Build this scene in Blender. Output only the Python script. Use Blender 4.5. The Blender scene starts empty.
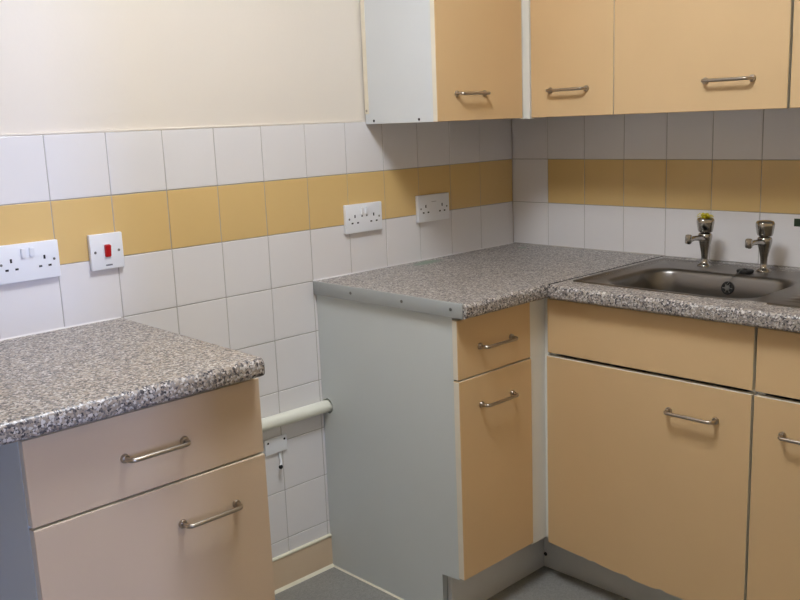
import bpy, bmesh, math, random
from mathutils import Vector, Matrix
random.seed(7)
SC = bpy.context.scene
COL = SC.collection
R = math.radians

# ------------------------------------------------------------------ materials
def lin(c):
    return tuple(((v/255)/12.92 if v/255 <= .04045 else ((v/255+.055)/1.055)**2.4) for v in c) + (1,)

def base_mat(name, rgb, rough=.5, metal=0., spec=.5, var=0., vscale=6., bump=0., bscale=200., aniso=0.):
    m = bpy.data.materials.new(name); m.use_nodes = True
    nt = m.node_tree; b = nt.nodes['Principled BSDF']
    b.inputs['Base Color'].default_value = lin(rgb)
    b.inputs['Roughness'].default_value = rough
    b.inputs['Metallic'].default_value = metal
    b.inputs['Specular IOR Level'].default_value = spec
    tc = nt.nodes.new('ShaderNodeTexCoord')
    if var > 0:
        n = nt.nodes.new('ShaderNodeTexNoise'); n.inputs['Scale'].default_value = vscale
        n.inputs['Detail'].default_value = 5
        nt.links.new(tc.outputs['Object'], n.inputs['Vector'])
        mp = nt.nodes.new('ShaderNodeMapRange')
        mp.inputs['From Min'].default_value = .3; mp.inputs['From Max'].default_value = .7
        mp.inputs['To Min'].default_value = 1-var; mp.inputs['To Max'].default_value = 1+var
        nt.links.new(n.outputs['Fac'], mp.inputs['Value'])
        h = nt.nodes.new('ShaderNodeHueSaturation'); h.inputs['Color'].default_value = lin(rgb)
        nt.links.new(mp.outputs['Result'], h.inputs['Value'])
        nt.links.new(h.outputs['Color'], b.inputs['Base Color'])
    if bump > 0:
        n2 = nt.nodes.new('ShaderNodeTexNoise'); n2.inputs['Scale'].default_value = bscale
        nt.links.new(tc.outputs['Object'], n2.inputs['Vector'])
        bp = nt.nodes.new('ShaderNodeBump'); bp.inputs['Strength'].default_value = bump
        bp.inputs['Distance'].default_value = .001
        nt.links.new(n2.outputs['Fac'], bp.inputs['Height'])
        nt.links.new(bp.outputs['Normal'], b.inputs['Normal'])
    return m

M = {}
M['paint']   = base_mat('cream_wall_paint', (229,219,206), .75, var=.015, vscale=3, bump=.15, bscale=120)
M['ceil']    = base_mat('white_ceiling_paint', (236,228,208), .85, var=.01)
M['tile']    = base_mat('white_glazed_tile', (231,227,226), .16, var=.015, vscale=4)
M['ytile']   = base_mat('yellow_glazed_tile', (222,188,126), .2, var=.02, vscale=4)
M['grout']   = base_mat('grey_grout', (174,168,160), .9, var=.08, vscale=30)
M['peach']   = base_mat('peach_laminate', (217,184,138), .42, var=.02, vscale=5, bump=.1, bscale=300)
M['peach2']  = base_mat('buff_laminate', (212,188,160), .42, var=.02, vscale=5, bump=.1, bscale=300)
M['edge']    = base_mat('cream_edge_band', (232,222,202), .45, var=.03, vscale=20)
M['white']   = base_mat('white_melamine', (217,219,220), .4, var=.01)
M['grey']    = base_mat('pale_grey_melamine', (212,216,214), .45, var=.02, vscale=3)
M['post']    = base_mat('offwhite_filler', (234,231,222), .5, var=.02)
M['plinth']  = base_mat('grey_plinth', (206,205,201), .5, var=.05, vscale=8)
M['seal']    = base_mat('cream_sealant', (235,228,205), .4, var=.05, vscale=40)
M['skirt']   = base_mat('tan_skirting_gloss', (214,190,160), .35, var=.03, vscale=6)
M['pipe']    = base_mat('cream_pipe_paint', (240,239,224), .35, var=.03, vscale=14)
M['plastic'] = base_mat('white_socket_plastic', (238,239,243), .3, var=.005)
M['dark']    = base_mat('dark_slot', (28,26,26), .7, var=.05)
M['black']   = base_mat('black_rubber', (22,21,20), .55, var=.1, vscale=60)
M['red']     = base_mat('red_rocker_plastic', (190,22,30), .3, var=.02)
M['mark']    = base_mat('grey_print', (120,120,126), .6, var=.02)
M['faint']   = base_mat('faint_grey_print', (176,176,180), .6, var=.02)
M['nickel']  = base_mat('brushed_nickel', (178,168,156), .3, metal=1, var=.05, vscale=90)
M['chrome']  = base_mat('dull_chrome', (176,172,166), .16, metal=1, var=.08, vscale=60)
M['screw']   = base_mat('zinc_screw', (120,118,114), .5, metal=.6, var=.05)
M['yellow']  = base_mat('yellow_frayed_plastic', (196,180,22), .5, var=.12, vscale=80)
M['green']   = base_mat('green_sticker', (34,52,30), .5, var=.25, vscale=150)
M['band']    = base_mat('brown_grey_end_band', (84,76,68), .4, var=.25, vscale=260)
M['alu']     = base_mat('grey_alu_strip', (172,175,174), .5, metal=.15, var=.03, vscale=12)

def floor_mat():
    m = base_mat('grey_speckled_vinyl', (150,152,156), .45)
    nt = m.node_tree; b = nt.nodes['Principled BSDF']
    tc = nt.nodes['Texture Coordinate']
    v = nt.nodes.new('ShaderNodeTexVoronoi'); v.inputs['Scale'].default_value = 260
    n = nt.nodes.new('ShaderNodeTexNoise'); n.inputs['Scale'].default_value = 7; n.inputs['Detail'].default_value = 6
    nt.links.new(tc.outputs['Object'], v.inputs['Vector']); nt.links.new(tc.outputs['Object'], n.inputs['Vector'])
    sx = nt.nodes.new('ShaderNodeSeparateColor'); nt.links.new(v.outputs['Color'], sx.inputs['Color'])
    r = nt.nodes.new('ShaderNodeValToRGB')
    r.color_ramp.elements[0].color = lin((134,132,127)); r.color_ramp.elements[1].color = lin((150,148,142))
    nt.links.new(sx.outputs[0], r.inputs['Fac'])
    h = nt.nodes.new('ShaderNodeHueSaturation'); nt.links.new(r.outputs['Color'], h.inputs['Color'])
    mp = nt.nodes.new('ShaderNodeMapRange'); mp.inputs['From Min'].default_value=.3; mp.inputs['From Max'].default_value=.7
    mp.inputs['To Min'].default_value=.95; mp.inputs['To Max'].default_value=1.05
    nt.links.new(n.outputs['Fac'], mp.inputs['Value']); nt.links.new(mp.outputs['Result'], h.inputs['Value'])
    nt.links.new(h.outputs['Color'], b.inputs['Base Color'])
    return m
M['floor'] = floor_mat()
M['magnolia'] = base_mat('magnolia_wall_paint', (228,208,172), .8, var=.015, vscale=3)

def granite(name, stain=None, warm=0):
    """speckled laminate; stain = (x, y, rx, ry) world patch of green residue"""
    m = base_mat(name, (150,140,134), .33)
    nt = m.node_tree; b = nt.nodes['Principled BSDF']; L = nt.links
    geo = nt.nodes.new('ShaderNodeNewGeometry')
    def vor(scale, off):
        mp = nt.nodes.new('ShaderNodeMapping'); mp.inputs['Location'].default_value = (off,off*1.7,off*.6)
        L.new(geo.outputs['Position'], mp.inputs['Vector'])
        nz = nt.nodes.new('ShaderNodeTexNoise'); nz.inputs['Scale'].default_value = scale*1.1
        L.new(mp.outputs['Vector'], nz.inputs['Vector'])
        ad = nt.nodes.new('ShaderNodeVectorMath'); ad.operation = 'MULTIPLY_ADD'
        ad.inputs[1].default_value = (.9/scale,)*3
        L.new(nz.outputs['Color'], ad.inputs[0]); L.new(mp.outputs['Vector'], ad.inputs[2])
        v = nt.nodes.new('ShaderNodeTexVoronoi'); v.inputs['Scale'].default_value = scale
        L.new(ad.outputs['Vector'], v.inputs['Vector'])
        s = nt.nodes.new('ShaderNodeSeparateColor'); L.new(v.outputs['Color'], s.inputs['Color'])
        return s
    s1 = vor(230, 0); s2 = vor(260, 3.1)
    r = nt.nodes.new('ShaderNodeValToRGB'); cr = r.color_ramp; cr.interpolation = 'CONSTANT'
    w = warm
    stops = [(0,(86,81,84)),(.10,(120,114,111)),(.28,(152+w,143,134-w)),(.52,(171+w,162,153-w)),(.76,(140,135,134)),(.88,(194,190,186))]
    cr.elements[0].position = 0; cr.elements[0].color = lin(stops[0][1])
    cr.elements[1].position = stops[1][0]; cr.elements[1].color = lin(stops[1][1])
    for p, c in stops[2:]:
        e = cr.elements.new(p); e.color = lin(c)
    L.new(s1.outputs[0], r.inputs['Fac'])
    r2 = nt.nodes.new('ShaderNodeValToRGB'); r2.color_ramp.interpolation = 'CONSTANT'
    r2.color_ramp.elements[0].color = lin((62,58,62)); r2.color_ramp.elements[1].position = .5
    r2.color_ramp.elements[1].color = lin((208,203,199))
    L.new(s2.outputs[1], r2.inputs['Fac'])
    th = nt.nodes.new('ShaderNodeMath'); th.operation = 'GREATER_THAN'; th.inputs[1].default_value = .80
    L.new(s2.outputs[0], th.inputs[0])
    mx = nt.nodes.new('ShaderNodeMix'); mx.data_type = 'RGBA'
    L.new(th.outputs[0], mx.inputs[0]); L.new(r.outputs['Color'], mx.inputs[6]); L.new(r2.outputs['Color'], mx.inputs[7])
    out = mx.outputs[2]
    if stain:
        for (sx, sy, rx, ry) in stain:
            sp = nt.nodes.new('ShaderNodeSeparateXYZ'); L.new(geo.outputs['Position'], sp.inputs[0])
            def ax(o, c, rr):
                a = nt.nodes.new('ShaderNodeMath'); a.operation='SUBTRACT'; a.inputs[1].default_value=c; L.new(o, a.inputs[0])
                d = nt.nodes.new('ShaderNodeMath'); d.operation='DIVIDE'; d.inputs[1].default_value=rr; L.new(a.outputs[0], d.inputs[0])
                q = nt.nodes.new('ShaderNodeMath'); q.operation='POWER'; q.inputs[1].default_value=2; L.new(d.outputs[0], q.inputs[0])
                return q.outputs[0]
            ad = nt.nodes.new('ShaderNodeMath'); ad.operation='ADD'
            L.new(ax(sp.outputs[0], sx, rx), ad.inputs[0]); L.new(ax(sp.outputs[1], sy, ry), ad.inputs[1])
            nz = nt.nodes.new('ShaderNodeTexNoise'); nz.inputs['Scale'].default_value = 45; L.new(geo.outputs['Position'], nz.inputs['Vector'])
            ad2 = nt.nodes.new('ShaderNodeMath'); ad2.operation='MULTIPLY_ADD'; ad2.inputs[1].default_value=1.8
            L.new(nz.outputs['Fac'], ad2.inputs[0]); L.new(ad.outputs[0], ad2.inputs[2])
            mr = nt.nodes.new('ShaderNodeMapRange'); mr.inputs['From Min'].default_value=1.0; mr.inputs['From Max'].default_value=1.7
            mr.inputs['To Min'].default_value=.85; mr.inputs['To Max'].default_value=0
            L.new(ad2.outputs[0], mr.inputs['Value'])
            m3 = nt.nodes.new('ShaderNodeMix'); m3.data_type='RGBA'; m3.inputs[7].default_value = lin((104,136,112))
            L.new(mr.outputs['Result'], m3.inputs[0]); L.new(out, m3.inputs[6]); out = m3.outputs[2]
    L.new(out, b.inputs['Base Color'])
    return m
M['granA'] = granite('speckled_laminate_corner', stain=[(-.49,-.045,.085,.035), (-.08,-.10,.03,.02)])
M['granB'] = granite('speckled_laminate_sink')
M['granL'] = granite('speckled_laminate_left', warm=3)

def steel():
    m = base_mat('satin_stainless_steel', (132,128,123), .27, metal=1)
    nt = m.node_tree; b = nt.nodes['Principled BSDF']; tc = nt.nodes['Texture Coordinate']
    mp = nt.nodes.new('ShaderNodeMapping'); mp.inputs['Scale'].default_value = (120,8,40)
    n = nt.nodes.new('ShaderNodeTexNoise'); n.inputs['Scale'].default_value = 1.; n.inputs['Detail'].default_value = 4
    nt.links.new(tc.outputs['Object'], mp.inputs['Vector']); nt.links.new(mp.outputs['Vector'], n.inputs['Vector'])
    mr = nt.nodes.new('ShaderNodeMapRange'); mr.inputs['To Min'].default_value=.27; mr.inputs['To Max'].default_value=.37
    nt.links.new(n.outputs['Fac'], mr.inputs['Value']); nt.links.new(mr.outputs['Result'], b.inputs['Roughness'])
    return m
M['steel'] = steel()

def glass():
    m = bpy.data.materials.new('window_glass'); m.use_nodes = True; nt = m.node_tree
    for n in list(nt.nodes): nt.nodes.remove(n)
    o = nt.nodes.new('ShaderNodeOutputMaterial'); t = nt.nodes.new('ShaderNodeBsdfTransparent'); g = nt.nodes.new('ShaderNodeBsdfGlossy')
    g.inputs['Roughness'].default_value = .02
    f = nt.nodes.new('ShaderNodeFresnel'); mx = nt.nodes.new('ShaderNodeMixShader')
    nt.links.new(f.outputs[0], mx.inputs[0]); nt.links.new(t.outputs[0], mx.inputs[1]); nt.links.new(g.outputs[0], mx.inputs[2])
    nt.links.new(mx.outputs[0], o.inputs[0]); return m
M['glass'] = glass()
def emit(name, rgb, s):
    m = bpy.data.materials.new(name); m.use_nodes = True; b = m.node_tree.nodes['Principled BSDF']
    b.inputs['Base Color'].default_value = (.8,.8,.8,1); b.inputs['Emission Color'].default_value = rgb + (1,)
    b.inputs['Emission Strength'].default_value = s; return m

# ------------------------------------------------------------------ mesh helpers
def box(bm, x0, x1, y0, y1, z0, z1, bev=0., seg=2, mi=0, face_mi=None):
    x0, x1 = sorted((x0,x1)); y0, y1 = sorted((y0,y1)); z0, z1 = sorted((z0,z1))
    mat = Matrix.Translation(((x0+x1)/2,(y0+y1)/2,(z0+z1)/2)) @ Matrix.Diagonal((x1-x0,y1-y0,z1-z0,1))
    t = bmesh.new(); bmesh.ops.create_cube(t, size=1, matrix=mat)
    if face_mi:
        for f in t.faces: f.material_index = face_mi(f.normal)
    else:
        for f in t.faces: f.material_index = mi
    if bev > 0:
        bmesh.ops.bevel(t, geom=list(t.edges), offset=bev, segments=seg, profile=.5, affect='EDGES')
    merge(bm, t)

def merge(bm, t, mat=None):
    if mat is not None: bmesh.ops.transform(t, matrix=mat, verts=t.verts)
    me = bpy.data.meshes.new('tmp'); t.to_mesh(me); t.free(); bm.from_mesh(me); bpy.data.meshes.remove(me)

def ext(bm, pts, axis, a, b, mi=0, cap_mi=None):
    """extrude a closed 2D outline along axis between a and b"""
    def P(p, t):
        return {'x':(t,p[0],p[1]), 'y':(p[0],t,p[1]), 'z':(p[0],p[1],t)}[axis]
    t = bmesh.new()
    va = [t.verts.new(P(p,a)) for p in pts]; vb = [t.verts.new(P(p,b)) for p in pts]
    n = len(pts)
    for i in range(n):
        f = t.faces.new((va[i],va[(i+1)%n],vb[(i+1)%n],vb[i])); f.material_index = mi
    for vs in (va, vb):
        f = t.faces.new(vs); f.material_index = cap_mi if cap_mi is not None else mi
    bmesh.ops.recalc_face_normals(t, faces=t.faces)
    merge(bm, t)

def lathe(bm, prof, origin, axis=(0,0,1), seg=28, mi=0, lob=None):
    """prof: (r, h) list along axis"""
    t = bmesh.new(); rings = []
    for r, h in prof:
        ring = []
        for k in range(seg):
            a = 2*math.pi*k/seg; rr = r*(1+(lob[0]*math.cos(lob[1]*a) if lob else 0))
            ring.append(t.verts.new((rr*math.cos(a), rr*math.sin(a), h)))
        rings.append(ring)
    for i in range(len(rings)-1):
        for k in range(seg):
            f = t.faces.new((rings[i][k],rings[i][(k+1)%seg],rings[i+1][(k+1)%seg],rings[i+1][k])); f.material_index = mi
    t.faces.new(list(reversed(rings[0]))).material_index = mi; t.faces.new(rings[-1]).material_index = mi
    q = Vector((0,0,1)).rotation_difference(Vector(axis).normalized())
    merge(bm, t, Matrix.Translation(Vector(origin)) @ q.to_matrix().to_4x4())

def tube(bm, pts, r, seg=12, mi=0, radii=None):
    pts = [Vector(p) for p in pts]; t = bmesh.new(); rings = []
    d0 = (pts[1]-pts[0]).normalized()
    ref = Vector((0,0,1)) if abs(d0.z) < .9 else Vector((1,0,0))
    u = d0.cross(ref).normalized()
    for i, p in enumerate(pts):
        d = (pts[min(i+1,len(pts)-1)]-pts[max(i-1,0)]).normalized()
        u = (u - d*u.dot(d)).normalized(); v = d.cross(u)
        rr = radii[i] if radii else r
        rings.append([t.verts.new(p + (u*math.cos(2*math.pi*k/seg)+v*math.sin(2*math.pi*k/seg))*rr) for k in range(seg)])
    for i in range(len(rings)-1):
        for k in range(seg):
            t.faces.new((rings[i][k],rings[i][(k+1)%seg],rings[i+1][(k+1)%seg],rings[i+1][k])).material_index = mi
    t.faces.new(rings[0]).material_index = mi; t.faces.new(rings[-1]).material_index = mi
    bmesh.ops.recalc_face_normals(t, faces=t.faces)
    merge(bm, t)

def world_of(o):
    v = Vector((0,0,0))
    while o: v += o.location; o = o.parent
    return v

def obj(name, bm, mats, parent=None, smooth=35, origin=None):
    if not isinstance(mats, (list,tuple)): mats = [mats]
    if parent: off = world_of(parent)
    elif origin is not None: off = Vector(origin)
    else:
        xs = [v.co for v in bm.verts]
        off = Vector((sum(c.x for c in xs)/len(xs), sum(c.y for c in xs)/len(xs), min(c.z for c in xs)))
    loc = Vector((0,0,0)) if parent else off
    bmesh.ops.translate(bm, verts=bm.verts, vec=-off)
    me = bpy.data.meshes.new(name); bm.to_mesh(me); bm.free()
    for m in mats: me.materials.append(m)
    if smooth:
        me.polygons.foreach_set('use_smooth', [not (max(abs(p.normal.x),abs(p.normal.y),abs(p.normal.z)) > .99995 and p.area > 2e-5) for p in me.polygons])
        me.set_sharp_from_angle(angle=R(smooth))
    o = bpy.data.objects.new(name, me); COL.objects.link(o); o.location = loc
    if parent: o.parent = parent
    return o

def tag(o, label, cat, group=None):
    o['label'] = label; o['category'] = cat
    if group: o['group'] = group
    return o
def thing(name, label, cat, loc, group=None):
    o = bpy.data.objects.new(name, None); COL.objects.link(o); o.location = loc
    o.empty_display_size = .05
    return tag(o, label, cat, group)
def struct(o): o['kind'] = 'structure'; return o
def NB(): return bmesh.new()

# ------------------------------------------------------------------ room shell
XL, YF, ZC = -3.15, -2.30, 2.45
CX0, CY0 = -4.05, -5.45                      # passage beyond the doorway
bm = NB(); box(bm, CX0-.1, .1, CY0-.1, .1, -.05, .010); struct(obj('floor', bm, M['floor'], smooth=0, origin=(0,0,0)))
bm = NB(); box(bm, CX0-.1, .1, CY0-.1, .1, ZC, ZC+.08); struct(obj('ceiling', bm, M['ceil'], smooth=0))
TT = .007                                   # tile thickness, tile faces on y = 0 and x = 0
bm = NB(); box(bm, XL, .1, TT, .12, 0, ZC); wall_a = struct(obj('wall_back', bm, M['paint'], smooth=0, origin=(0,0,0)))
bm = NB(); box(bm, TT, .12, YF, TT, 0, ZC); wall_b = struct(obj('wall_right', bm, M['paint'], smooth=0, origin=(0,0,0)))
bm = NB(); box(bm, XL-.12, XL, YF, .1, 0, ZC); struct(obj('wall_left', bm, M['magnolia'], smooth=0, origin=(XL,0,0)))
DX0, DX1, DZ = -3.10, -2.20, 2.02            # doorway the photo is taken from
bm = NB()
box(bm, CX0, DX0, YF-.10, YF, 0, ZC); box(bm, DX1, .12, YF-.10, YF, 0, ZC); box(bm, DX0, DX1, YF-.10, YF, DZ, ZC)
struct(obj('wall_front', bm, M['magnolia'], smooth=0, origin=(0,YF,0)))
WX0, WX1, WZ0, WZ1 = -3.31, -2.91, .25, 2.10 # tall narrow window at the end of the passage
bm = NB()
box(bm, CX0-.1, CX0, CY0-.1, YF-.10, 0, ZC); box(bm, -1.4, -1.3, CY0-.1, YF-.10, 0, ZC)
box(bm, CX0, WX0, CY0-.1, CY0, 0, ZC); box(bm, WX1, -1.4, CY0-.1, CY0, 0, ZC)
box(bm, WX0, WX1, CY0-.1, CY0, 0, WZ0); box(bm, WX0, WX1, CY0-.1, CY0, WZ1, ZC)
struct(obj('wall_passage', bm, M['paint'], smooth=0, origin=(0,CY0,0)))
fr = .03; ya, yb = CY0-.085, CY0-.045
bm = NB(); box(bm, WX0, WX1, ya, yb, WZ0, WZ0+fr, .003); box(bm, WX0, WX1, ya, yb, WZ1-fr, WZ1, .003)
box(bm, WX0, WX0+fr, ya, yb, WZ0, WZ1, .003); box(bm, WX1-fr, WX1, ya, yb, WZ0, WZ1, .003)
xm = (WX0+WX1)/2
win = struct(obj('window_1', bm, M['white'], origin=(xm,CY0-.07,WZ0)))
bm = NB(); box(bm, WX0+fr, WX1-fr, CY0-.068, CY0-.062, WZ0+fr, WZ1-fr); obj('pane', bm, M['glass'], win, smooth=0)
bm = NB(); box(bm, WX0, WX1, CY0-.045, CY0+.03, WZ0, WZ0+.015, .003); obj('sill', bm, M['white'], win)

# tiles: individual bevelled, slightly uneven tiles in one mesh per wall
def tiling(name, wall, axis, joints, rows, yellow_rows, ymin_idx, parent):
    bm = NB(); rnd = random.Random(3 if axis == 'x' else 9)
    for ci in range(len(joints)-1):
        a, b = joints[ci], joints[ci+1]
        for ri in range(len(rows)-1):
            z0, z1 = rows[ri], rows[ri+1]; g = .0009
            mi = 1 if (ri in yellow_rows and ci >= ymin_idx) else 0
            t = bmesh.new()
            d = TT - .0004 + rnd.uniform(-.0004, .0004)
            w = abs(b-a)-2*g; h = z1-z0-2*g
            bmesh.ops.create_cube(t, size=1, matrix=Matrix.Diagonal((w, d, h, 1)))
            bmesh.ops.bevel(t, geom=list(t.edges), offset=.0016, segments=2, profile=.5, affect='EDGES')
            for f in t.faces: f.material_index = mi
            rot = Matrix.Rotation(rnd.gauss(0,.0022), 4, 'X') @ Matrix.Rotation(rnd.gauss(0,.0022), 4, 'Z')
            m = Matrix.Translation((0, d/2-(d-TT+.0004), 0)) @ rot
            c = (a+b)/2
            if axis == 'x': m = Matrix.Translation((c, 0, (z0+z1)/2)) @ m
            else: m = Matrix.Translation((0, c, (z0+z1)/2)) @ Matrix.Rotation(-math.pi/2, 4, 'Z') @ m
            merge(bm, t, m)
    # grout bed behind the tiles
    lo, hi = min(joints), max(joints)
    if axis == 'x': box(bm, lo, hi, .0016, TT, rows[0], rows[-1]-.001, mi=2)
    else: box(bm, .0016, TT, lo, hi, rows[0], rows[-1]-.001, mi=2)
    return obj(name, bm, [M['tile'],M['ytile'],M['grout']], parent, smooth=0)
jA = [0] + [-(.1738+.15*k) for k in range(20)]
jA[-1] = XL if jA[-1] < XL else jA[-1]
rowsA = [.10,.16,.31,.46,.61,.76,.91,1.06,1.21,1.36]
tiling('wall_tiles', wall_a, 'x', jA, rowsA, (7,), 0, wall_a)
jB = [0] + [-(.1539+.15*k) for k in range(14)]
tiling('wall_tiles', wall_b, 'y', jB, [.76,.91,1.06,1.21,1.36], (2,), 1, wall_b)
# cream painted lip along the top of the tiling
bm = NB(); box(bm, XL, -.70, 0.0, TT, 1.3595, 1.3645, .0015); struct(obj('trim_1', bm, M['paint']))
# sealant beads
def bead(name, a, b, s, up=1, mat='seal', wall='y'):
    bm = NB(); n = 5
    prof = [(0,0)] + [(-s*math.cos(k*math.pi/2/n)*(1-.25*math.sin(k*math.pi/n)), s*math.sin(k*math.pi/2/n)*(1-.25*math.sin(k*math.pi/n))) for k in range(n+1)]
    if wall == 'y': ext(bm, [(a[1]+p[0], a[2]+p[1]) for p in prof], 'x', a[0], b[0])
    else: ext(bm, [(a[0]+p[0], a[2]+p[1]) for p in prof], 'y', a[1], b[1])
    return struct(obj(name, bm, M[mat]))
bead('trim_2', (-.925,0,.9101), (0,0,.9101), .003, mat='tile')
bead('trim_3', (XL,0,.9101), (-1.531,0,.9101), .0035, mat='tile')
bead('trim_4', (0,-.006,.9101), (0,-.604,.9101), .0035, wall='x', mat='grout')
# skirting
bm = NB()
ext(bm, [(TT,.010),(TT,.114),(-.002,.114),(-.005,.112),(-.006,.107),(-.006,.010)], 'x', XL, -.914)
struct(obj('baseboard_back', bm, M['skirt'], smooth=50))
bead('trim_5', (XL,-.006,.010), (-.914,-.006,.010), .008)
bead('trim_6', (-.914,-.007,.010), (-.914,-.477,.010), .006, wall='x')

bm = NB(); ext(bm, [(.0035,.1085),(.0035,.1165),(-.005,.1165),(-.0085,.1145),(-.0088,.111),(-.0062,.1085)], 'x', XL, -.917); struct(obj('trim_7', bm, M['seal'], smooth=50))
# ------------------------------------------------------------------ worktops
def nose(yf, zt, zb, r=.012, rb=.008):
    """outline from back (0) to rounded front edge; returned as (depth, z)"""
    pts = [(0,zb),(0,zt)]
    for k in range(7):
        a = k*math.pi/12; pts.append((yf+r-r*math.sin(a), zt-r+r*math.cos(a)))
    for k in range(7):
        a = k*math.pi/12; pts.append((yf+rb-rb*math.cos(a), zb+rb-rb*math.sin(a)))
    return pts
ZT, ZB = .91, .872
# corner worktop with metal end strip
bm = NB(); ext(bm, nose(-.595, ZT, ZB), 'x', -.922, -.001)
wt = tag(obj('worktop', bm, M['granA'], origin=(-.46,-.3,ZB)), 'speckled grey worktop filling the corner, with screwed grey metal strip on its open end', 'worktop')
bm = NB(); box(bm, -.9265, -.922, -.002, -.584, ZB-.001, ZT+.0008, .0012); st = obj('end_strip', bm, M['alu'], wt); st['label'] = 'grey metal edging strip'
for y in (-.167,-.371,-.546):
    bm = NB(); lathe(bm, [(.0045,0),(.0042,.0012),(.002,.0018)], (-.9265,y,.893), (-1,0,0), 14); obj('screw', bm, M['screw'], st)
# sink worktop with a cut-out
SX0, SX1, SY0, SY1 = -.522, -.045, -.622, -1.60      # sink outline
YE = -2.0
bm = NB()
prof = [(-.504,ZB),(-.504,ZT)] + nose(-.60, ZT, ZB)[2:]
ext(bm, prof, 'y', -.6032, YE)
box(bm, -.504, -.001, -.6032, -.64, ZB, ZT); box(bm, -.504, -.001, SY1+.02, YE, ZB, ZT); box(bm, -.065, -.001, -.64, SY1+.02, ZB, ZT)
wb = tag(obj('worktop', bm, M['granB'], origin=(-.3,-1.3,ZB)), 'speckled grey worktop running under the taps with the steel sink let into it', 'worktop')
bm = NB(); box(bm, -.588, -.001, -.5945, -.6030, ZB+.001, ZT-.0003); j = obj('joint_strip', bm, M['dark'], wb, smooth=0); j['label'] = 'dark joint line'
# left worktop, its cut end slightly out of square
def shear(b):
    for v in b.verts: v.co.x += .022*v.co.y
bm = NB(); ext(bm, nose(-.615, ZT, ZB, .013, .01), 'x', XL+.02, -1.5315); shear(bm)
wl = tag(obj('worktop', bm, M['granL'], origin=(-2.3,-.3,ZB)), 'speckled grey worktop at the far left, nearest one, below the red switch', 'worktop')
bm = NB(); pr = nose(-.615, ZT-.0006, ZB+.0006, .013, .01); pr[0] = (-.001,pr[0][1]); pr[1] = (-.001,pr[1][1])
ext(bm, pr, 'x', -1.5315, -1.530); shear(bm); o = obj('end_band', bm, M['band'], wl); o['label'] = 'brown-grey end band'

# ------------------------------------------------------------------ handles
def handle(parent, feet, n, proj=.025, r=.0045):
    """D bar handle between two feet, n = outward normal of the door"""
    a, b = Vector(feet[0]), Vector(feet[1]); n = Vector(n); d = (b-a).normalized(); b = b-d*.005; c = .011
    pts = [a + n*.001, a + n*(proj-c)]
    for k in range(1,7):
        t = k*math.pi/12; pts.append(a + n*(proj-c+c*math.sin(t)) + d*(c-c*math.cos(t)))
    for k in range(6,-1,-1):
        t = k*math.pi/12; pts.append(b + n*(proj-c+c*math.sin(t)) - d*(c-c*math.cos(t)))
    pts.append(b + n*.001)
    bm = NB(); tube(bm, pts, r, 12)
    for f in (a, b): lathe(bm, [(.0088,0),(.0088,.0035),(.0075,.006),(.0055,.0065)], f, n, 18)
    return obj('handle', bm, M['nickel'], parent)

# ------------------------------------------------------------------ cabinet pieces
def front_mi(axis):
    return lambda n: 0 if (n.y < -.9 if axis == 'y' else n.x < -.9) else 1
def panel_y(name, x0, x1, yf, z0, z1, parent, mat, th=.018):
    bm = NB(); box(bm, x0, x1, yf, yf+th, z0, z1, .0012, 1, face_mi=front_mi('y')); return obj(name, bm, [mat, M['edge']], parent)
def panel_x(name, y0, y1, xf, z0, z1, parent, mat, th=.018):
    bm = NB(); box(bm, xf, xf+th, y0, y1, z0, z1, .0012, 1, face_mi=front_mi('x')); return obj(name, bm, [mat, M['edge']], parent)

# ---- left base cabinet
LX0, LX1, LF = -2.015, -1.535, -.580
c = thing('base_cabinet', 'base cabinet with drawer over door at the left, standing apart beneath the nearest worktop', 'cabinet', ((LX0+LX1)/2, -.33, .010))
bm = NB(); yb, yf = -.07, LF+.0195
for x in (LX0, LX1-.018):
    ext(bm, [(yb,.010),(yb,ZB-.001),(yf,ZB-.001),(yf,.15),(yf+.065,.15),(yf+.065,.010)], 'x', x, x+.018)
box(bm, LX0+.018, LX1-.018, yb, yf, .15, .168); box(bm, LX0+.018, LX1-.018, yb-.008, yb, .168, ZB-.001)
box(bm, LX0+.018, LX1-.018, yf, yf+.09, ZB-.019, ZB-.001)
obj('carcass', bm, M['grey'], c, smooth=0)
dr = panel_y('drawer', LX0, LX1, LF, .7045, .861, c, M['peach2']); handle(dr, ((-1.838,LF,.779),(-1.710,LF,.779)), (0,-1,0))
dr = panel_y('door', LX0, LX1, LF-.003, .15, .7005, c, M['peach2'], .0205); handle(dr, ((-1.736,LF-.003,.617),(-1.608,LF-.003,.617)), (0,-1,0))
bm = NB(); box(bm, LX0+.019, LX1-.019, yf+.065, yf+.081, .0105, .149); obj('kickboard', bm, M['plinth'], c, smooth=0)

# ---- narrow corner base cabinet
AX0, AX1, AF = -.916, -.6255, -.560
c = thing('base_cabinet', 'narrow base cabinet with small drawer over door and grey end panel pierced by the pipe', 'cabinet', ((AX0+AX1)/2, -.3, .010))
# end panel with notch at the foot and hole for the pipe, through a filled 2D curve
cu = bpy.data.curves.new('p', 'CURVE'); cu.dimensions = '2D'; cu.fill_mode = 'BOTH'; cu.extrude = .009
def poly(pts):
    s = cu.splines.new('POLY'); s.points.add(len(pts)-1); s.use_cyclic_u = True
    for i, p in enumerate(pts): s.points[i].co = (p[0],p[1],0,1)
PY, PZ, PR = -.0195, .533, .0185
poly([(-.001,.010),(-.001,ZB-.001),(-.541,ZB-.001),(-.541,.153),(-.478,.148),(-.478,.010)])
poly([(PY-.0048+.0232*math.cos(2*math.pi*k/32), PZ-.0005+.0232*math.sin(2*math.pi*k/32)) for k in range(32)])
co = bpy.data.objects.new('p', cu); COL.objects.link(co)
bpy.context.view_layer.update()
me = bpy.data.meshes.new_from_object(co.evaluated_get(bpy.context.evaluated_depsgraph_get()))
bpy.data.objects.remove(co); bpy.data.curves.remove(cu)
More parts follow.
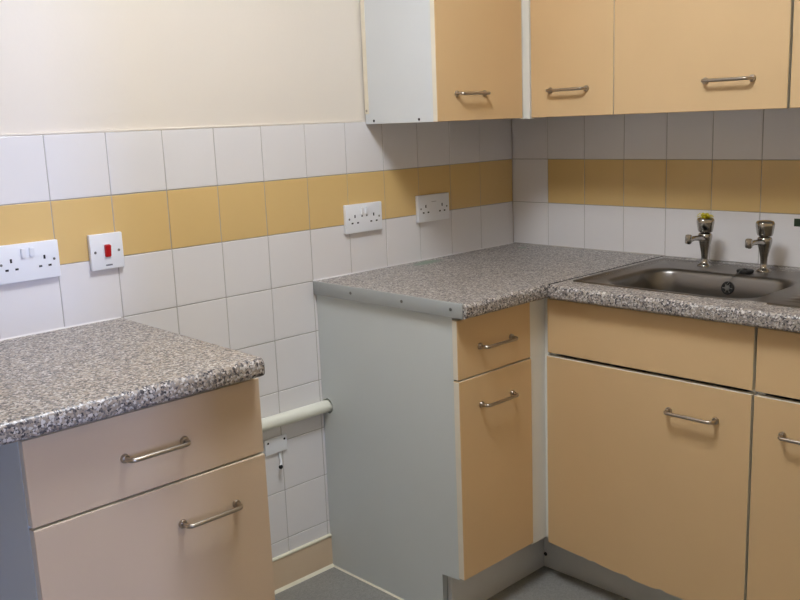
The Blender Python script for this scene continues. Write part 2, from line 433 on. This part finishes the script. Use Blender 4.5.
bm = NB(); bm.from_mesh(me); bpy.data.meshes.remove(me)
# local (x,y,z) = (world y, world z, thickness)
bmesh.ops.transform(bm, verts=bm.verts, matrix=Matrix(((0,0,1,AX0+.009),(1,0,0,0),(0,1,0,0),(0,0,0,1))))
bmesh.ops.recalc_face_normals(bm, faces=bm.faces)
e = obj('end_panel', bm, M['grey'], c, smooth=0); e['label'] = 'tall pale grey end panel'
bm = NB()
box(bm, AX1-.018, AX1-.001, -.06, -.541, .15, ZB-.001); box(bm, AX0+.018, AX1-.018, -.06, -.541, .15, .168)
box(bm, AX0+.018, AX1-.018, -.06, -.068, .168, ZB-.001); box(bm, AX0+.018, AX1-.018, -.45, -.541, ZB-.019, ZB-.001)
obj('carcass', bm, M['white'], c, smooth=0)
dr = panel_y('drawer', AX0-.004, AX1, AF, .7085, .864, c, M['peach']); handle(dr, ((-.835,AF,.782),(-.703,AF,.782)), (0,-1,0))
dr = panel_y('door', AX0-.004, AX1, AF-.0025, .160, .7045, c, M['peach'], .0205); handle(dr, ((-.838,AF-.0025,.627),(-.706,AF-.0025,.627)), (0,-1,0))

# ---- corner filler post between the two runs
BF = -.567                                   # x of the door faces on the right wall run
bm = NB(); ext(bm, [(AX1+.0015,-.556),(BF+.012,-.556),(BF+.012,-.5705),(-.54,-.5705),(-.54,-.540),(AX1+.0015,-.540)], 'z', .152, ZB-.001)
tag(obj('filler_post', bm, M['post'], smooth=0), 'off-white upright filler strip in the corner between the two base cabinet runs', 'filler panel')

# ---- right wall base cabinets
def base_right(y0, y1, label, hy, chip):
    c = thing('base_cabinet', label, 'cabinet', (-.3,(y0+y1)/2,.010), None)
    bm = NB(); xf = BF+.0195
    for y in (y0, y1+.018): box(bm, xf, -.06, y, y-.018, .15, ZB-.001)
    box(bm, xf, -.06, y0-.018, y1+.018, .15, .168); box(bm, -.068, -.06, y0-.018, y1+.018, .168, ZB-.001)
    obj('carcass', bm, M['white'], c, smooth=0)
    panel_x('drawer_front', y0-.0015, y1+.0015, BF, .7125, .8645, c, M['peach'])
    # door with swollen, chipped lower edge
    rnd = random.Random(5 if chip else 8); ya, yb = y0-.0015, y1+.0015
    pts = [(ya,.7025),(ya,.146)]; n = 34
    for k in range(1, n):
        t = k/n; y = ya+(yb-ya)*t
        z = .146-.021*min(1, t/.5) if chip else .125
        if chip and .2 < t < .62: z += rnd.choice((-.001,.0045,.002,0))*rnd.random()
        pts.append((y, z))
    pts += [(yb,.125),(yb,.7025)]
    bm = NB(); ext(bm, pts, 'x', BF-.0025, BF+.018, 1, 1)
    for f in bm.faces:
        if all(abs(v.co.x-BF+.0025) < 1e-5 for v in f.verts): f.material_index = 0
    d = obj('door', bm, [M['peach'],M['edge']], c, smooth=30)
    handle(d, ((BF-.0025,hy[0],.622),(BF-.0025,hy[1],.622)), (-1,0,0))
    return c
base_right(-.572, -1.161, 'wide base cabinet under the sink, with plain top panel and chipped lower door edge', (-.949,-1.079), True)
base_right(-1.165, -1.753, 'base cabinet at the right edge of the photo, cut off by the frame', (-1.236,-1.366), False)

# ---- plinth boards
bm = NB(); box(bm, -.8975, -.487, -.478, -.494, .0105, .149, .001); tag(obj('plinth_board', bm, M['plinth']), 'grey plinth board below the narrow base cabinet with the pipe', 'plinth')
bm = NB(); box(bm, -.486, -.470, -.47, -1.753, .0105, .149, .001); pb = tag(obj('plinth_board', bm, M['plinth']), 'long grey plinth board below the sink base cabinets', 'plinth')
bm = NB(); lathe(bm, [(.006,0),(.006,.001),(.004,.002)], (-.4862,-.500,.052), (-1,0,0), 12); o = obj('screw', bm, M['dark'], pb)

# ---- wall cabinets
WZB, WZT, WD = 1.352, 2.07, -.300
def carc(bm, x0, x1, y0, y1):
    pass
c = thing('wall_cabinet', 'wall cabinet left of the corner with bare white end panel', 'cabinet', (-.5,-.15,WZB))
bm = NB(); box(bm, -.690, -.674, 0, -.281, WZB, WZT, .0008, 1); ep = obj('end_panel', bm, M['white'], c); ep['label'] = 'bluish white end panel'
for (y, z) in ((-.037,1.361),(-.225,1.3605)):
    bm = NB(); lathe(bm, [(.0042,0),(.004,.0006)], (-.690,y,z), (-1,0,0), 12); obj('screw_hole', bm, M['dark'], ep)
bm = NB(); lathe(bm, [(.004,0),(.0035,.0008)], (-.6915,-.008,1.391), (-1,0,0), 12); obj('screw', bm, M['nickel'], ep)
bm = NB(); box(bm, -.6915, -.690, 0, -.017, WZB+.03, WZT, .0004, 1); obj('scribe_strip', bm, M['edge'], ep)
bm = NB(); box(bm, -.674, -.300, 0, -.281, WZB, WZB+.016); box(bm, -.674, -.300, 0, -.281, WZT-.016, WZT); box(bm, -.316, -.300, 0, -.281, WZB+.016, WZT-.016); box(bm, -.674, -.316, 0, -.008, WZB+.016, WZT-.016)
obj('carcass', bm, M['white'], c, smooth=0)
d = panel_y('door', -.6925, -.3175, WD, WZB, WZT, c, M['peach']); handle(d, ((-.612,WD,1.427),(-.489,WD,1.427)), (0,-1,0))
bm = NB(); ext(bm, [(-.3155,-.284),(-.3155,-.290),(-.303,-.290),(-.303,-.3165),(-.284,-.3165),(-.284,-.284)], 'z', WZB-.003, WZT)
tag(obj('filler_post', bm, M['post'], smooth=0), 'white upright filler strip in the corner between the wall cabinets', 'filler panel')
def wall_right_cab(y0, y1, label, hy, zb=WZB):
    c = thing('wall_cabinet', label, 'cabinet', (-.15,(y0+y1)/2,zb))
    bm = NB()
    for y in (y0, y1+.016): box(bm, -.281, 0, y, y-.016, zb, WZT)
    box(bm, -.281, 0, y0-.016, y1+.016, zb, zb+.016); box(bm, -.281, 0, y0-.016, y1+.016, WZT-.016, WZT); box(bm, -.008, 0, y0-.016, y1+.016, zb+.016, WZT-.016)
    obj('carcass', bm, M['white'], c, smooth=0)
    d = panel_x('door', y0-.0012, y1+.0012, WD, zb, WZT, c, M['peach'])
    if hy: handle(d, ((WD,hy[0],1.429),(WD,hy[1],1.429)), (-1,0,0))
wall_right_cab(-.3175, -.608, 'narrow wall cabinet just right of the corner filler strip', (-.392,-.523))
wall_right_cab(-.608, -1.0985, 'wide wall cabinet above the sink with its handle low at the right', (-.884,-1.014))
wall_right_cab(-1.103, -1.60, 'wall cabinet cut off at the upper right edge of the photo', None, WZB)

# ------------------------------------------------------------------ sink
def rrect(cx, cy, hx, hy, r, n=8):
    pts = []
    for (sx, sy, a0) in ((1,1,0),(-1,1,90),(-1,-1,180),(1,-1,270)):
        for k in range(n+1):
            a = R(a0+90*k/n); pts.append((cx+sx*(hx-r)+r*math.cos(a), cy+sy*(hy-r)+r*math.sin(a)))
    return pts
bm = NB()
DY = -1.165                                   # bowl section / drainer border
ocx, ocy, ohx, ohy = (SX0+SX1)/2, (SY0+DY-.02)/2, (SX1-SX0)/2, (SY0-DY+.02)/2
bcx, bcy, bhx, bhy = -.338, -.898, .150, .213
loops = []
def outer(inset, z):                           # rim follows only three sides: the drainer side stays straight
    pts = rrect(ocx, ocy, ohx, ohy, .012)
    out = []
    for x, y in pts:
        X = min(max(x, SX0+inset), SX1-inset); Y = max(min(y, SY0-inset), DY)
        out.append((X, Y, .9095 if Y <= DY+1e-6 else z))
    return out
loops += [outer(0,.9102), outer(.002,.9135), outer(.007,.9142), outer(.012,.9125), outer(.018,.9095)]
zd = .9092
for ins, z, r in ((-.010,zd,.075),(-.003,zd-.0012,.072),(.003,zd-.005,.070),(.007,zd-.012,.068),(.012,.86,.066),(.018,.80,.062),(.024,.775,.058),(.036,.760,.052),(.055,.756,.04)):
    loops.append([(x,y,z) for x,y in rrect(bcx, bcy, bhx-ins, bhy-ins, r)])
rings = [[bm.verts.new(p) for p in l] for l in loops]
for i in range(len(rings)-1):
    n = len(rings[i])
    for k in range(n):
        bm.faces.new((rings[i][k],rings[i][(k+1)%n],rings[i+1][(k+1)%n],rings[i+1][k]))
bm.faces.new(rings[-1])
# drainer with shallow grooves running towards the bowl
nx, ny = 96, 24; g = []
for i in range(nx+1):
    x = SX0+(SX1-SX0)*i/nx; row = []
    for j in range(ny+1):
        y = DY+(SY1-DY)*j/ny
        e = min(x-SX0, SX1-x, y-SY1)
        z = .9095
        if e < .018: z = .9095+.0045*min(1, (.018-e)/.011)
        if e < .003: z = .9102+.003*e/.003
        if x > -.46 and x < -.12 and e > .02 and y < -1.20: z += .0022*math.sin((x+.46)/.34*2*math.pi*9)
        row.append(bm.verts.new((x,y,z)))
    g.append(row)
for i in range(nx):
    for j in range(ny): bm.faces.new((g[i][j],g[i+1][j],g[i+1][j+1],g[i][j+1]))
bmesh.ops.recalc_face_normals(bm, faces=bm.faces)
for f in bm.faces:
    if f.calc_center_median().z > .905 and f.normal.z < 0: f.normal_flip()
sk = tag(obj('sink', bm, M['steel'], smooth=60, origin=(bcx,bcy,.91)), 'stainless steel inset sink with single bowl below the taps', 'sink')
bm = NB()
ox, oy, oz = -.1985, -.912, .872
nv = (-1,0,.16)
lathe(bm, [(.0185,0),(.0185,.002),(.017,.0035),(.0145,.0035),(.0140,.0015)], (ox,oy,oz), nv, 28, mi=0)
lathe(bm, [(.007,0),(.007,.0055),(.005,.006)], (ox,oy,oz), nv, 16, mi=1)
for a in range(6):
    an = a*math.pi/3; 
    tube(bm, [(ox-.0035, oy+.006*math.cos(an), oz+.006*math.sin(an)), (ox-.0035, oy+.014*math.cos(an), oz+.014*math.sin(an))], .0012, 6, 1)
obj('overflow_grate', bm, [M['black'],M['screw']], sk)
bm = NB(); lathe(bm, [(.032,0),(.032,.002),(.022,.0015),(.018,.0005)], (bcx,bcy,.7562), (0,0,1), 28); obj('waste_outlet', bm, M['chrome'], sk)

# ------------------------------------------------------------------ taps
TX = -.100
def tap(y, label):
    t = thing('pillar_tap', label, 'tap', (TX,y,.9094), 'pillar taps behind the sink')
    bm = NB(); z0 = .9094
    lathe(bm, [(.021,0),(.021,.003),(.018,.006),(.0115,.009),(.0095,.016),(.0092,.026),(.0105,.040),(.0140,.058),(.0180,.074),(.0200,.084),(.0198,.091),(.0170,.096),(.012,.097)], (TX,y,z0), seg=28)
    obj('body', bm, M['chrome'], t, smooth=50)
    bm = NB()
    tube(bm, [(TX-.006,y,z0+.080),(TX-.035,y,z0+.086),(TX-.065,y,z0+.088),(TX-.085,y,z0+.087),(TX-.096,y,z0+.082)], .008, 14, radii=[.011,.0080,.0072,.0075,.0085])
    lathe(bm, [(.0085,0),(.0092,.003),(.0094,.018),(.0085,.023),(.005,.0245)], (TX-.096,y,z0+.078), seg=20)
    obj('spout', bm, M['chrome'], t, smooth=50)
    bm = NB()
    lathe(bm, [(.0155,0),(.0195,.002),(.0212,.008),(.0228,.018),(.0245,.028),(.0245,.036),(.0215,.041),(.015,.043),(.008,.0435)], (TX,y,z0+.0985), seg=48, lob=(.06,4))
    obj('knob', bm, M['chrome'], t, smooth=60)
    bm = NB(); lathe(bm, [(.009,0),(.009,.003)], (TX,y,z0+.0965), seg=16); obj('headwork', bm, M['dark'], t)
tap(-.790, 'left chrome pillar tap, with yellow frayed plastic on its knob')
tap(-.966, 'right chrome pillar tap, its knob bare')
# yellow frayed plastic tied over the left knob
bm = NB(); rnd = random.Random(4); zt = .9094+.0985+.0425
for k in range(15):
    a = 2*math.pi*k/15+rnd.uniform(-.2,.2); Lh = rnd.uniform(.017,.027); w = rnd.uniform(.004,.0068); lift = rnd.uniform(-.002,.010)
    ca, sa = math.cos(a), math.sin(a)
    rows = []
    for (s, ww, h) in ((0,w*.8,.002),(.35,w,.004+lift*.6),(.7,w*.8,.003+lift),(1,w*.15,lift*.7)):
        px, py = TX+ca*Lh*s, -.790+sa*Lh*s
        rows.append([bm.verts.new((px-sa*ww, py+ca*ww, zt+h)), bm.verts.new((px, py, zt+h+.0018)), bm.verts.new((px+sa*ww, py-ca*ww, zt+h)), bm.verts.new((px, py, zt+h-.0008))])
    for i in range(3):
        for j in range(4): bm.faces.new((rows[i][j],rows[i][(j+1)%4],rows[i+1][(j+1)%4],rows[i+1][j]))
    bm.faces.new(rows[0]); bm.faces.new(rows[-1])
lathe(bm, [(.010,0),(.012,.003),(.008,.007),(.003,.011)], (TX,-.790,zt+.0003), seg=14)
bmesh.ops.recalc_face_normals(bm, faces=bm.faces)
tag(obj('plastic_tie', bm, M['yellow'], smooth=40), 'yellow frayed plastic tie sitting on top of the left tap', 'tie')
# plug lying on the rim of the sink, with its chain
px, py = -.150, -.937
pl = thing('sink_plug', 'black rubber sink plug lying on the sink ledge between the taps', 'plug', (px,py,.9093))
bm = NB(); lathe(bm, [(.0205,0),(.0222,.003),(.0225,.007),(.0215,.009),(.018,.0097),(.006,.0100),(.005,.012)], (px,py,.9094), seg=28); obj('stopper', bm, M['black'], pl)
bm = NB()
path = [Vector(p) for p in ((px,py+.002,.9225),(px-.012,py+.004,.9222),(px-.026,py+.006,.914),(px-.036,py+.008,.9105),(px-.047,py+.012,.905),(px-.052,py+.018,.893),(px-.055,py+.028,.880),(ox-.008,oy-.006,.873))]
for i in range(len(path)-1):
    n = max(1, int((path[i+1]-path[i]).length/.0042))
    for k in range(n):
        p = path[i].lerp(path[i+1], k/n); t = bmesh.new(); bmesh.ops.create_icosphere(t, subdivisions=1, radius=.0019, matrix=Matrix.Translation(p)); merge(bm, t)
tube(bm, path, .0008, 6)
obj('chain', bm, M['screw'], pl)
# small dark green sticker on the tiles
bm = NB(); box(bm, -.0010, -.00005, -1.003, -1.040, 1.026, 1.048, .0003, 1)
tag(obj('sticker', bm, M['green']), 'small dark green sticker on the tiles right of the taps', 'sticker')

# ------------------------------------------------------------------ electrical plates on the back wall
def plate(name, x, z, w, h, label, cat, group=None):
    t = thing(name, label, cat, (x,0,z-h/2), group)
    bm = NB(); box(bm, x-w/2, x+w/2, -.0005, -.0130, z-h/2, z+h/2, .0022, 3); obj('faceplate', bm, M['plastic'], t)
    return t
def slot(bm, x, z, w, h, y=-.0132): box(bm, x-w/2, x+w/2, y, -.011, z-h/2, z+h/2)
def socket(x, z, label, switched=True, dots=False):
    t = plate('double_socket', x, z, .146, .086, label, 'socket', 'double sockets on the tiled wall')
    for s in (-1, 1):
        bm = NB(); cx = x+s*.038
        slot(bm, cx, z+.007, .0046, .0090); slot(bm, cx-.011, z-.013, .0075, .0045); slot(bm, cx+.011, z-.013, .0075, .0045)
        obj('outlet', bm, M['dark'], t, smooth=0)
        bm = NB(); lathe(bm, [(.0032,0),(.0028,.0006)], (x+s*.0603,-.0129,z), (0,-1,0), 12); obj('screw', bm, M['screw'], t)
        if switched:
            bm = NB(); t2 = bmesh.new(); bmesh.ops.create_cube(t2, size=1, matrix=Matrix.Diagonal((.0105,.008,.021,1)))
            bmesh.ops.bevel(t2, geom=list(t2.edges), offset=.0012, segments=2, affect='EDGES')
            merge(bm, t2, Matrix.Translation((x+s*.0095,-.0152,z+.022)) @ Matrix.Rotation(R(7), 4, 'X')); obj('switch', bm, M['plastic'], t)
            if dots:
                bm = NB(); slot(bm, x+s*.0095, z+.006, .006, .005); obj('indicator', bm, M['mark'], t, smooth=0)
    if not switched:
        bm = NB(); slot(bm, x, z+.020, .022, .0018, -.0131); obj('printed_mark', bm, M['faint'], t, smooth=0)
socket(-1.746, 1.079, 'white switched double socket at the left edge, left of the red switch')
socket(-.724, 1.076, 'white switched double socket above the left end of the corner worktop', dots=True)
socket(-.420, 1.078, 'white double socket without switches, under the wall cabinet near the corner', switched=False)
t = plate('appliance_switch', -1.555, 1.079, .084, .086, 'white square wall switch with a red rocker', 'switch')
bm = NB(); box(bm, -1.565, -1.545, -.011, -.0143, 1.063, 1.099, .001, 1); obj('rocker_surround', bm, M['plastic'], t)
bm = NB(); t2 = bmesh.new(); bmesh.ops.create_cube(t2, size=1, matrix=Matrix.Diagonal((.0145,.010,.029,1))); bmesh.ops.bevel(t2, geom=list(t2.edges), offset=.0015, segments=2, affect='EDGES')
merge(bm, t2, Matrix.Translation((-1.555,-.0160,1.081)) @ Matrix.Rotation(R(8), 4, 'X')); o = obj('rocker', bm, M['red'], t); o['label'] = 'red rocker'
for s in (-1,1):
    bm = NB(); lathe(bm, [(.0034,0),(.003,.0006)], (-1.555+s*.0302,-.0129,1.079), (0,-1,0), 12); obj('screw', bm, M['screw'], t)
bm = NB(); slot(bm, -1.553, 1.046, .017, .0035); obj('printed_mark', bm, M['mark'], t, smooth=0)

# ------------------------------------------------------------------ pipe and bracket on the back wall
bm = NB()
tube(bm, [(x,PY,PZ+.0015*math.sin(x*9)) for x in [XL+.05+k*.08 for k in range(29)]+[-.84]], PR, 28)
tag(obj('pipe', bm, M['pipe'], smooth=60), 'cream painted pipe along the wall, entering the grey end panel', 'pipe')
b = thing('wall_bracket', 'small white bracket plate with hanging hook below the pipe', 'bracket', (-1.092,0,.39))
bm = NB(); box(bm, -1.137, -1.060, -.0005, -.007, .434, .480, .0015, 2); obj('plate', bm, M['plastic'], b)
for x in (-1.127,-1.069):
    bm = NB(); lathe(bm, [(.0036,0),(.003,.0008)], (x,-.0069,.469), (0,-1,0), 12); obj('screw', bm, M['dark'], b)
bm = NB(); tube(bm, [(-1.088,-.004,.430),(-1.088,-.006,.418),(-1.088,-.010,.408),(-1.091,-.014,.400),(-1.096,-.016,.396)], .0032, 10)
hk = obj('hook', bm, M['plastic'], b)
bm = NB(); lathe(bm, [(.0035,0),(.006,.003),(.006,.008),(.003,.011)], (-1.096,-.0165,.398), (0,-.3,-1), 12); obj('hook_tip', bm, M['dark'], hk)

# ------------------------------------------------------------------ ceiling light and daylight
LXc, LYc = -1.45, -.98
cl = thing('ceiling_light', 'round white ceiling light with glowing diffuser', 'lamp', (LXc,LYc,ZC))
bm = NB(); lathe(bm, [(.27,0),(.27,.03),(.26,.04)], (LXc,LYc,ZC-.0001), (0,0,-1), 40); obj('base', bm, M['white'], cl)
WARM = (.96,1.02,1.10)
bm = NB(); lathe(bm, [(.255,0),(.255,.03),(.235,.05),(.15,.062),(.04,.066)], (LXc,LYc,ZC-.036), (0,0,-1), 40); obj('diffuser', bm, emit('lamp_diffuser', WARM, 33.), cl)

w = bpy.data.worlds.new('World'); SC.world = w; w.use_nodes = True
bg = w.node_tree.nodes['Background']; bg.inputs['Color'].default_value = (.34,.46,.88,1); bg.inputs['Strength'].default_value = 72.0
ld = bpy.data.lights.new('window_portal', 'AREA'); ld.shape = 'RECTANGLE'; ld.size = WX1-WX0; ld.size_y = WZ1-WZ0
ld.cycles.is_portal = True
lo = bpy.data.objects.new('window_portal', ld); COL.objects.link(lo); lo.location = (xm, CY0-.12, (WZ0+WZ1)/2); lo.rotation_euler = (R(90),0,0)

# ------------------------------------------------------------------ camera
cd = bpy.data.cameras.new('camera'); cam = bpy.data.objects.new('camera', cd); COL.objects.link(cam)
cp = (-2.55220423,-2.06550174,1.36111085); yaw, pit, rol = .763023101,-.195176703,-.0397079281
f = Vector((math.sin(yaw)*math.cos(pit), math.cos(yaw)*math.cos(pit), math.sin(pit)))
r = Vector((math.cos(yaw), -math.sin(yaw), 0)); u = r.cross(f)
r2 = r*math.cos(rol)+u*math.sin(rol); u2 = -r*math.sin(rol)+u*math.cos(rol)
mw = Matrix((( r2.x,u2.x,-f.x,cp[0]),(r2.y,u2.y,-f.y,cp[1]),(r2.z,u2.z,-f.z,cp[2]),(0,0,0,1)))
cam.matrix_world = mw
cd.sensor_width = 36; cd.lens = 910.291219*36/800; cd.clip_start = .02
SC.camera = cam
SC.view_settings.view_transform = 'Standard'; SC.view_settings.look = 'None'; SC.view_settings.gamma = 1
SC.view_settings.use_curve_mapping = False
SC.view_settings.exposure = 0.0
